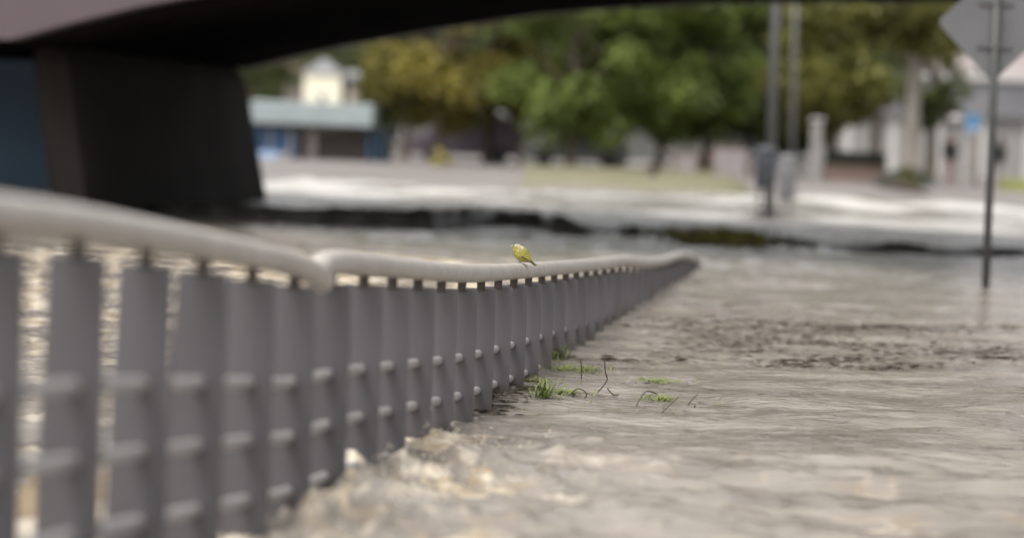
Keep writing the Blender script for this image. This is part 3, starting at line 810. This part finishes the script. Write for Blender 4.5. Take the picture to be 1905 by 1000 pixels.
def pillar():
    p = P(1515, 338, 84)
    b = empty('pale_pillar', (p.x, p.y, 0)); zt = P(1515, 225, 84).z
    MB().box(-.18, .18, -.18, .18, -.2, zt).build('shaft', M['wallwhite'], b, bevel=.02)
    MB().box(-.23, .23, -.23, .23, zt + .002, zt + .1).build('cap', M['white'], b, bevel=.02)
    tag(b, 'pale square pillar left of the planter hedge', 'pillar')
    a = P(1535, 338, 84); c = P(1648, 338, 84); w = c.x - a.x
    q = empty('planter', (a.x, a.y, 0))
    zt = P(1590, 312, 84).z; zh = P(1590, 286, 84).z
    MB().box(0, w, 0, .7, -.1, zt).build('brick_trough', M['brick'], q, bevel=.02)
    MB().box(-.04, w + .04, -.04, .74, zt + .002, zt + .07).build('rim', M['brown'], q, bevel=.01)
    r = np.random.default_rng(4); n = 1500
    pp = np.stack([r.uniform(.02, w - .02, n), r.uniform(.05, .65, n), zt + .05 + (zh - zt) * r.uniform(0, 1, n)], 1)
    m = MB()
    for v in pp:
        d1 = Vector(r.normal(size=3)).normalized() * .09; d2 = d1.cross(Vector(r.normal(size=3))).normalized() * .05
        v = Vector(v); m.add([v - d1, v + d2, v + d1, v - d2], [(0, 1, 2, 3)])
    m.box(.05, w - .05, .1, .6, zt + .075, zh - .08)
    m.build('hedge', M['hedge'], q)
    tag(q, 'long brown planter with a dark clipped hedge', 'planter')
pillar()

def bollard():
    p = P(1213, 352, 76)
    b = empty('bollard', (p.x, p.y, 0))
    MB().tube([(0, 0, -.1), (0, 0, .1), (0, 0, .42)], [.17, .14, .13], 12).build('post', M['litter'], b, smooth=True)
    MB().tube([(0, 0, .422), (0, 0, .5), (0, 0, .58)], [.17, .17, .07], 12).build('cap', M['litter'], b, smooth=True)
    tag(b, 'short dark brown bollard standing on the grass verge', 'bollard')
bollard()

def notice_board(px0, px1, pyt, pyb, Y, label):
    a = P(px0, pyt, Y); c = P(px1, pyb, Y)
    b = empty('notice_board', ((a.x + c.x) / 2, Y, 0)); w = (c.x - a.x) / 2
    MB().box(-w, w, -.03, .03, c.z, a.z).build('panel', M['board'], b, bevel=.01)
    MB().box(-w - .04, w + .04, -.05, .05, a.z + .002, a.z + .06).build('top_rail', M['brown'], b)
    for s in (-1, 1):
        MB().box(s * (w + .06) - .05, s * (w + .06) + .05, -.05, .05, -.15, a.z).build('leg', M['brown'], b)
    tag(b, label, 'notice board', 'grey boards on the verge')
notice_board(1330, 1386, 276, 336, 84, 'wide grey notice board with brown legs left of the lamp posts')
notice_board(1258, 1294, 286, 330, 88, 'narrow grey notice board between the bollard and the wide board')

def car(px, py, Y, L, hgt, paint, label, van=False, name='parked_car'):
    p = P(px, py, Y)
    b = empty(name, (p.x, p.y, float(gz(np.array([p.x]), np.array([p.y]))[0])))
    l = L / 2
    if van: prof = [(-l, .3), (-l, .95), (-l * .95, 1.0), (-l * .72, 1.1), (-l * .45, hgt), (l * .96, hgt), (l, hgt - .15), (l, .3)]
    else: prof = [(-l, .3), (-l * 1.0, .62), (-l * .92, .78), (-l * .5, .88), (-l * .2, hgt), (l * .5, hgt), (l * .85, .95), (l, .85), (l, .3)]
    MB().prism([(x, 0, z) for x, z in prof], (0, -.85, 0), (0, .85, 0)).build('body', M[paint], b, bevel=.05)
    zg = hgt - .12
    if van: wins = [[(-l * .62, 1.15), (-l * .42, zg), (-l * .12, zg), (-l * .12, 1.15)]]
    else: wins = [[(-l * .42, .92), (-l * .17, zg), (l * .12, zg), (l * .12, .92)], [(l * .16, .92), (l * .16, zg), (l * .46, zg), (l * .72, .97)]]
    for w_ in wins:
        for s in (-1, 1):
            MB().prism([(x, s * .853, z) for x, z in w_], (0, -.004, 0), (0, .004, 0)).build('window', M['glass'], b)
    for x in (-l * .62, l * .62):
        for s in (-1, 1):
            wh = MB().tube([(x, s * .66, .31), (x, s * .87, .31)], .31, 18).build('wheel', M['rubber'], b)
            MB().tube([(x, s * .871, .31), (x, s * .885, .31)], .18, 12).build('rim', M['steel'], wh)
    for s in (-1, 1):
        MB().box(-l - .02, -l + .05, s * .6 - .15, s * .6 + .15, .58, .70).build('headlight', M['white'], b)
    tag(b, label, 'van' if van else 'car')
car(1070, 326, 93, 4.0, 1.42, 'car_grey', 'grey hatchback parked on the verge under the green trees')
car(865, 318, 97, 4.4, 1.75, 'car_mauve', 'dark mauve van parked beneath the golden trees', van=True, name='parked_van')

# yellow bush on the bank
def bush(px, py, Y, r_, hgt, m_, label, n=900, name='low_bush', seed=3):
    p = P(px, py, Y)
    b = empty(name, (p.x, p.y, 0))
    me = crown_mesh('foliage', r_, hgt / 2, hgt / 2, n, M[m_], lobes=10, leaf=.12, seed=seed)
    c = bpy.data.objects.new('foliage', me); COL.objects.link(c); c.parent = b
    MB().tube([(0, 0, -.2), (0, 0, hgt * .5)], [.05, .02], 6).build('stem', M['bark'], b)
    tag(b, label, 'bush')
M['leaf_lemon'] = leaf_mat('lemon_leaves', (.42, .38, .10), (.60, .52, .22))
bush(818, 318, 84, .42, .7, 'leaf_lemon', 'small lemon yellow bush in front of the mauve van')
bush(1690, 338, 78.2, .5, .9, 'leaf_olive', 'low olive bush against the bare tree trunk', seed=5)

# weeds caught on the quay edge
def weeds():
    rr = random.Random(9); m = MB()
    for k in range(420):
        px = rr.gauss(1345, 48); py = 445 + (px - 1250) * .06 + rr.gauss(0, 4)
        p = G(px, py, 0) + Vector((0, 0, .02))
        for q in range(2):
            d = Vector((rr.uniform(-.12, .12), rr.uniform(-.3, .3), rr.uniform(.02, .22))); s = Vector((.02, .01, 0))
            m.add([p - s, p + s, p + d], [(0, 1, 2)])
    tag(m.build('floating_weed', M['yellowweed']), 'yellow green weed caught along the quay edge beyond the railing end', kind='stuff')
weeds()
dp = G(1292, 452, 0)
dm = MB().tube([(-.18, 0, .02), (0, .03, .09), (.2, 0, .05)], [.05, .08, .04], 8).build('driftwood_lump', M['litter'], smooth=True)
dm.location = dp; tag(dm, 'dark brown driftwood lump beside the yellow weed beyond the railing', 'driftwood')

# ---------------------------------------------------------------- people
def skin_part(name, verts, edges, radii, material, parent, sub=2):
    me = bpy.data.meshes.new(name); me.from_pydata(verts, edges, []); me.materials.append(material)
    o = bpy.data.objects.new(name, me); COL.objects.link(o); o.parent = parent
    sk = o.modifiers.new('skin', 'SKIN'); sk.use_smooth_shade = True
    for i, r_ in enumerate(radii):
        d = me.skin_vertices[0].data[i]; d.radius = r_ if hasattr(r_, '__len__') else (r_, r_); d.use_root = (i == 0)
    m = o.modifiers.new('sub', 'SUBSURF'); m.levels = sub; m.render_levels = sub
    return o
def person(px, py, Y, label, lower, rz, step=.12, s=1.0):
    p = P(px, py, Y)
    b = empty('person', (p.x, p.y, float(gz(np.array([p.x]), np.array([p.y]))[0])), rz); b.scale = (s, s, s)
    j = dict(pel=(0, 0, .95), waist=(0, .01, 1.08), chest=(0, .01, 1.28), neck=(0, 0, 1.45), head0=(0, -.01, 1.54), head1=(0, -.02, 1.66),
             hl=(-.09, 0, .9), kl=(-.1, -step, .5), al=(-.1, -step * .6, .09), tl=(-.1, -step * .6 - .15, .03),
             hr=(.09, 0, .9), kr=(.1, step * .4, .49), ar=(.1, step, .09), tr_=(.1, step - .14, .03),
             sl=(-.17, 0, 1.38), el=(-.23, .04, 1.12), wl=(-.22, -.06, .88), fl=(-.21, -.1, .79),
             sr=(.17, 0, 1.38), er=(.23, .04, 1.12), wr=(.22, -.06, .88), fr=(.21, -.1, .79))
    k = list(j); ix = {n: i for i, n in enumerate(k)}
    E = [('pel', 'waist'), ('waist', 'chest'), ('chest', 'neck'), ('neck', 'head0'), ('head0', 'head1'), ('pel', 'hl'), ('hl', 'kl'), ('kl', 'al'), ('al', 'tl'), ('pel', 'hr'), ('hr', 'kr'), ('kr', 'ar'), ('ar', 'tr_'),
         ('chest', 'sl'), ('sl', 'el'), ('el', 'wl'), ('wl', 'fl'), ('chest', 'sr'), ('sr', 'er'), ('er', 'wr'), ('wr', 'fr')]
    rad_ = dict(pel=(.13, .1), waist=(.12, .09), chest=(.14, .1), neck=(.055, .055), head0=(.08, .09), head1=(.085, .1), hl=.085, kl=.055, al=.04, tl=.035, hr=.085, kr=.055, ar=.04, tr_=.035,
                sl=.055, el=.042, wl=.03, fl=.03, sr=.055, er=.042, wr=.03, fr=.03)
    skin_part('body', [j[n] for n in k], [(ix[a], ix[c]) for a, c in E], [rad_[n] for n in k], M['skin'], b)
    tv = [j['waist'], (0, .01, .93), j['chest'], (0, 0, 1.42), j['sl'], j['el'], j['wl'], j['sr'], j['er'], j['wr']]
    skin_part('jacket', tv, [(0, 1), (0, 2), (2, 3), (2, 4), (4, 5), (5, 6), (2, 7), (7, 8), (8, 9)], [(.25, .19), (.23, .18), (.27, .19), (.09, .09), .11, .09, .06, .11, .09, .06], M['black_cloth'], b)
    skin_part('trousers', [j['pel'], j['hl'], j['kl'], j['al'], j['hr'], j['kr'], j['ar']], [(0, 1), (1, 2), (2, 3), (0, 4), (4, 5), (5, 6)], [(.14, .115), .098, .07, .055, .098, .07, .055], lower, b)
    skin_part('hair', [(0, .02, 1.60), (0, .01, 1.70), (0, .05, 1.55)], [(0, 1), (0, 2)], [(.1, .1), (.095, .1), (.07, .05)], M['hair'], b)
    tag(b, label, 'person', 'walkers on the far bank')
person(1765, 345, 86, 'person in black jacket and dusty pink trousers walking left of the sign pole', M['pink_cloth'], .4, s=1.06)
person(1856, 349, 88, 'person in black jacket half hidden behind the leaning sign pole', M['board'], -2.4, step=.08, s=1.06)

# ---------------------------------------------------------------- bird
def bird():
    X = 966; Y = rail_depth(X)
    c = rail_at(Y); base = c + Vector((0, 0, RAD))
    b = empty('small_bird', base)
    k = 36 / F * Y / .115                    # size
    def e(pts): return [Vector((p[0] * 1.3, p[1], p[2])) * k for p in pts]
    # spine from tail base up to the crown, facing left in the picture
    sp = e([(.052, .004, .010), (.040, .002, .022), (.026, 0, .036), (.010, 0, .050), (-.002, -.002, .066), (-.010, -.003, .082), (-.014, -.004, .095), (-.016, -.004, .105), (-.016, -.004, .111)])
    m = MB().tube(sp, [x * k for x in (.009, .022, .036, .045, .045, .034, .027, .020, .008)], 18)
    BM = {}
    bo = m.build('body', M['bird'], b, smooth=True, sub=1)
    for s in (-1, 1):
        w = MB()
        rr = [(-.004, .066), (.008, .072), (.022, .060), (.036, .040), (.052, .020), (.046, .018), (.030, .026), (.012, .034), (.0, .048)]
        yo = s * .041
        V = [Vector((x, yo * (1 - .6 * max(0, (x - .01) / .05)), z)) * k for x, z in rr]
        V = [Vector((v.x * 1.3, v.y * 1.05, v.z)) for v in V]
        w.prism(V, (0, 0, 0), (0, s * .004 * k, 0))
        w.build('wing', M['bird_wing'], b, bevel=.001)
        f = MB().prism([Vector((x * 1.3, s * (.048 - .016 * max(0, (x - .01) / .05)), z)) * k for x, z in [(.014, .046), (.030, .035), (.050, .021), (.047, .017), (.03, .026), (.014, .036)]], (0, 0, 0), (0, s * .002 * k, 0))
        f.build('wing_bar', M['bird_dark'], b)
        MB().tube(e([(-.026, s * .015 - .004, .100), (-.026, s * .021 - .004, .100)]), .0028 * k, 8).build('eye', M['bird_dark'], b)
        MB().tube(e([(.004, s * .010, .026), (.0, s * .011, .012), (.004, s * .012, .001)]), .0016 * k, 6).tube(e([(.004, s * .012, .001), (-.010, s * .013, .0005)]), .0014 * k, 6).build('leg', M['bird_dark'], b)
    MB().tube(e([(-.034, -.004, .099), (-.040, -.004, .098), (-.050, -.004, .096)]), [.0055 * k, .0035 * k, .0006 * k], 8).build('beak', M['bird_beak'], b, smooth=True)
    MB().prism(e([(.046, 0, .022), (.056, 0, .016), (.082, 0, -.010), (.074, 0, -.014), (.044, 0, .010)]), (0, -.008 * k, 0), (0, .008 * k, 0)).build('tail', M['bird_dark'], b)
    b.rotation_euler = (0, 0, R(-12))
    tag(b, 'small yellow green bird perched on the handrail', 'bird')
M['bird_dark'] = mat('dark_feathers', (.07, .06, .015), .8, .3, 60, 0)
M['bird_wing'] = mat('olive_wing_feathers', (.20, .17, .03), .8, .3, 90, 0, col2=(.34, .33, .08))
M['bird_beak'] = mat('horn_beak', (.35, .28, .22), .5, .1, 30, 0)
def bird_mat():
    m, t, b = node_mat('yellow_feathers')
    tc = t.nodes.new('ShaderNodeTexCoord'); n = t.nodes.new('ShaderNodeTexNoise'); n.inputs['Scale'].default_value = 60
    t.links.new(tc.outputs['Object'], n.inputs['Vector'])
    sx = t.nodes.new('ShaderNodeSeparateXYZ'); t.links.new(tc.outputs['Object'], sx.inputs[0])
    a = t.nodes.new('ShaderNodeMath'); a.operation = 'MULTIPLY_ADD'; a.inputs[1].default_value = 9.0
    t.links.new(sx.outputs['Z'], a.inputs[0]); 
    s = t.nodes.new('ShaderNodeMath'); s.operation = 'MULTIPLY_ADD'; s.inputs[1].default_value = 1.8; s.inputs[2].default_value = -1.0
    t.links.new(n.outputs['Fac'], s.inputs[0]); t.links.new(s.outputs[0], a.inputs[2])
    cr = t.nodes.new('ShaderNodeValToRGB')
    cr.color_ramp.elements[0].position = .2; cr.color_ramp.elements[0].color = (.33, .29, .055, 1)
    cr.color_ramp.elements[1].position = .95; cr.color_ramp.elements[1].color = (.42, .38, .25, 1)
    x = cr.color_ramp.elements.new(.6); x.color = (.17, .15, .022, 1)
    t.links.new(a.outputs[0], cr.inputs[0]); t.links.new(cr.outputs[0], b.inputs['Base Color']); b.inputs['Roughness'].default_value = .85
    return m
M['bird'] = bird_mat()
bird()

# ---------------------------------------------------------------- grass tufts, reeds, litter and dark ripple flecks on the water
def blades(n, L, spread, seed, up=.5, w=.0042):
    rr = random.Random(seed); m = MB()
    for k in range(n):
        a = rr.uniform(0, 6.28); l = L * rr.uniform(.4, 1); x, y = rr.gauss(0, spread), rr.gauss(0, spread * .8)
        d = Vector((math.cos(a), math.sin(a), 0)); ww = Vector((-d.y, d.x, 0)) * w
        z = up * rr.uniform(.3, 1.3)
        p0 = Vector((x, y, .002)); p1 = p0 + d * l * .5 + Vector((0, 0, l * z * .8)); p2 = p0 + d * l + Vector((0, 0, l * z * rr.uniform(.3, 1)))
        m.add([p0 - ww, p0 + ww, p1 + ww * .9, p1 - ww * .9, p2], [(0, 1, 2, 3), (3, 2, 4)])
    return m
tufts = [(1028, 668, 26, .10, .03, .9, 'bright green grass tuft standing upright nearest the railing bars'),
         (1070, 688, 34, .12, .06, .15, 'flat bright green grass mat floating between the upright tuft and open water'),
         (1012, 748, 16, .08, .018, 1.0, 'yellow green grass tuft nearest the camera below the other tufts'),
         (975, 708, 26, .07, .05, .25, 'small green grass clump tight against the foot of the railing'),
         (1217, 709, 30, .08, .05, .15, 'small flat green grass clump alone on open water'),
         (1226, 738, 16, .09, .035, .25, 'thin dull green grass clump between the bent brown stems'),
         (1050, 737, 12, .09, .03, .25, 'sparse pale green grass wisps among the bent stems')]
for i, (px, py, n, L, sp, up, lab) in enumerate(tufts):
    o = blades(int(n * 3.2), L * 1.55, sp * 1.5, 30 + i, up).build('grass_tuft', M['grass']); q = G(px, py, .004); q.z = water_z(q.x, q.y); o.location = q
    tag(o, lab, 'grass tuft', 'grass tufts floating by the railing')
reeds = [([(1183, 758), (1190, 742), (1203, 727), (1222, 732)], 'bent brown stem shaped like an arch left of the thin grass clump'),
         ([(1228, 770), (1247, 752), (1262, 738)], 'straight brown stem slanting up right of the thin grass clump'),
         ([(1280, 752), (1290, 740), (1298, 733)], 'short brown stem at the far right of the stems'),
         ([(1080, 665), (1082, 690), (1081, 708)], 'upright dark stem behind the flat green grass mat'),
         ([(1125, 665), (1126, 690), (1129, 707), (1112, 733)], 'long thin brown stem right of the flat green mat'),
         ([(1130, 722), (1140, 733), (1150, 736)], 'small forked twig right of the long thin stem'),
         ([(1058, 735), (1076, 722), (1092, 733), (1080, 747)], 'low arched stem in the pale grass wisps'),
         ([(1002, 716), (1005, 732), (1006, 748)], 'short dark stem above the yellow green tuft'),
         ([(1070, 657), (1085, 662), (1100, 668), (1112, 652)], 'dark crooked twig floating beyond the flat green mat'),
         ([(1121, 672), (1130, 666), (1138, 662)], 'small dark twig beyond the long thin stem'),
         ([(1162, 676), (1175, 667), (1190, 671)], 'thin pale twig alone right of the crooked twig')]
for pxs, lab in reeds:
    b0 = G(*pxs[-1] if pxs[-1][1] > pxs[0][1] else pxs[0], 0)
    Yr = b0.y
    pts = []
    for k, (x, y) in enumerate(pxs):
        p = P(x, y, Yr + .05 * k)
        p.z = max(p.z, -.005); pts.append(p - b0)
    o = MB().tube(spline(pts, 4), .0034, 6).build('reed_stem', M['reed'], smooth=True); o.location = b0
    tag(o, lab, 'reed stem', 'bent stems in the flood water')
def litter(name, n, px0, px1, py0, py1, seed, label, s0=.01, s1=.04, m_='litter', dist=None, tilt=0.0):
    rr = random.Random(seed); m = MB()
    for k in range(n):
        tl = rr.uniform(-.9, .9) * tilt
        if dist:
            cxp, cyp, sx_, sy_ = rr.choice(dist); px, py = rr.gauss(cxp, sx_), rr.gauss(cyp, sy_)
        else: px, py = rr.uniform(px0, px1), rr.uniform(py0, py1)
        p = G(px, py, .012); a = rr.uniform(-.5, .5); l = rr.uniform(s0, s1); w = l * rr.uniform(.10, .30)
        d = Vector((math.cos(a), math.sin(a), rr.uniform(-.1, .1))) * l; q = Vector((-math.sin(a), math.cos(a) * math.cos(tl), math.sin(tl))) * w
        p.z = water_z(p.x, p.y) + rr.uniform(.001, .006)
        m.add([p - d, p - q * .8 + Vector((0, 0, .003)), p + d, p + q + Vector((0, 0, .003))], [(0, 1, 2), (0, 2, 3)])
    return tag(m.build(name, M[m_]), label, kind='stuff')
litter('floating_leaf_litter', 420, 0, 0, 0, 0, 5, 'brown leaf litter and twigs gathered at the foot of the railing', .006, .035, tilt=1.0, dist=[(940, 745, 26, 9), (905, 755, 22, 7), (975, 728, 20, 7)])
litter('dark_ripple_flecks', 1500, 0, 0, 0, 0, 6, 'dark flecks standing in for the dark ripples on the open water', .012, .05, tilt=.8,  # dark side of the ripples put in as added dark flecks
       dist=[(1270, 604, 55, 4), (1360, 608, 60, 4), (1480, 606, 60, 4), (1560, 611, 50, 3), (1600, 640, 70, 4), (1340, 648, 60, 8), (1560, 668, 60, 3), (1660, 680, 60, 3), (1470, 674, 40, 3), (1640, 608, 50, 3), (1180, 668, 60, 5), (1860, 668, 30, 2), (1750, 625, 70, 6), (1810, 602, 50, 3), (1850, 650, 50, 4), (1500, 645, 120, 12), (1420, 618, 90, 6), (1700, 655, 90, 8), (1430, 630, 60, 6)])
def wisps():
    rr = random.Random(44); m = MB()
    for k in range(210):
        px = rr.uniform(950, 1350); py = rr.uniform(655, 775) - (px - 950) * .03
        if rr.random() > 1.3 - (px - 950) / 520: continue
        p = G(px, py, .005); p.z = water_z(p.x, p.y) + .003; a = rr.gauss(0, .7); l = rr.uniform(.02, .10); d = Vector((math.cos(a), math.sin(a), rr.uniform(-.02, .28))) * l
        q = Vector((-d.y, d.x, 0)).normalized() * .003
        m.add([p - d * .5 - q, p - d * .5 + q, p + q + Vector((0, 0, .006)), p - q + Vector((0, 0, .006)), p + d * .5], [(0, 1, 2, 3), (3, 2, 4)])
    tag(m.build('floating_grass_wisps', M['grass']), 'loose green and brown grass wisps scattered over the water by the railing', kind='stuff')
wisps()
# dirt spots on rail and bars
rr = random.Random(12)
m = MB()
for k in range(46):
    px = rr.uniform(640, 1010); Y = rail_depth(px); c = rail_at(Y)
    a = R(rr.uniform(25, 150)); r_ = rr.uniform(.0012, .004)
    nrm_ = perp * math.cos(a) + Vector((0, 0, 1)) * math.sin(a)
    p = c + nrm_ * (RAD + .0006); t1 = rail_dir; t2 = nrm_.cross(t1)
    m.add([loc(p + t1 * r_ * math.cos(q * 1.047) * 2 + t2 * r_ * math.sin(q * 1.047)) for q in range(6)], [tuple(range(6))])
o = m.build('dirt_specks', M['spot'], railing); o['kind'] = 'stuff'
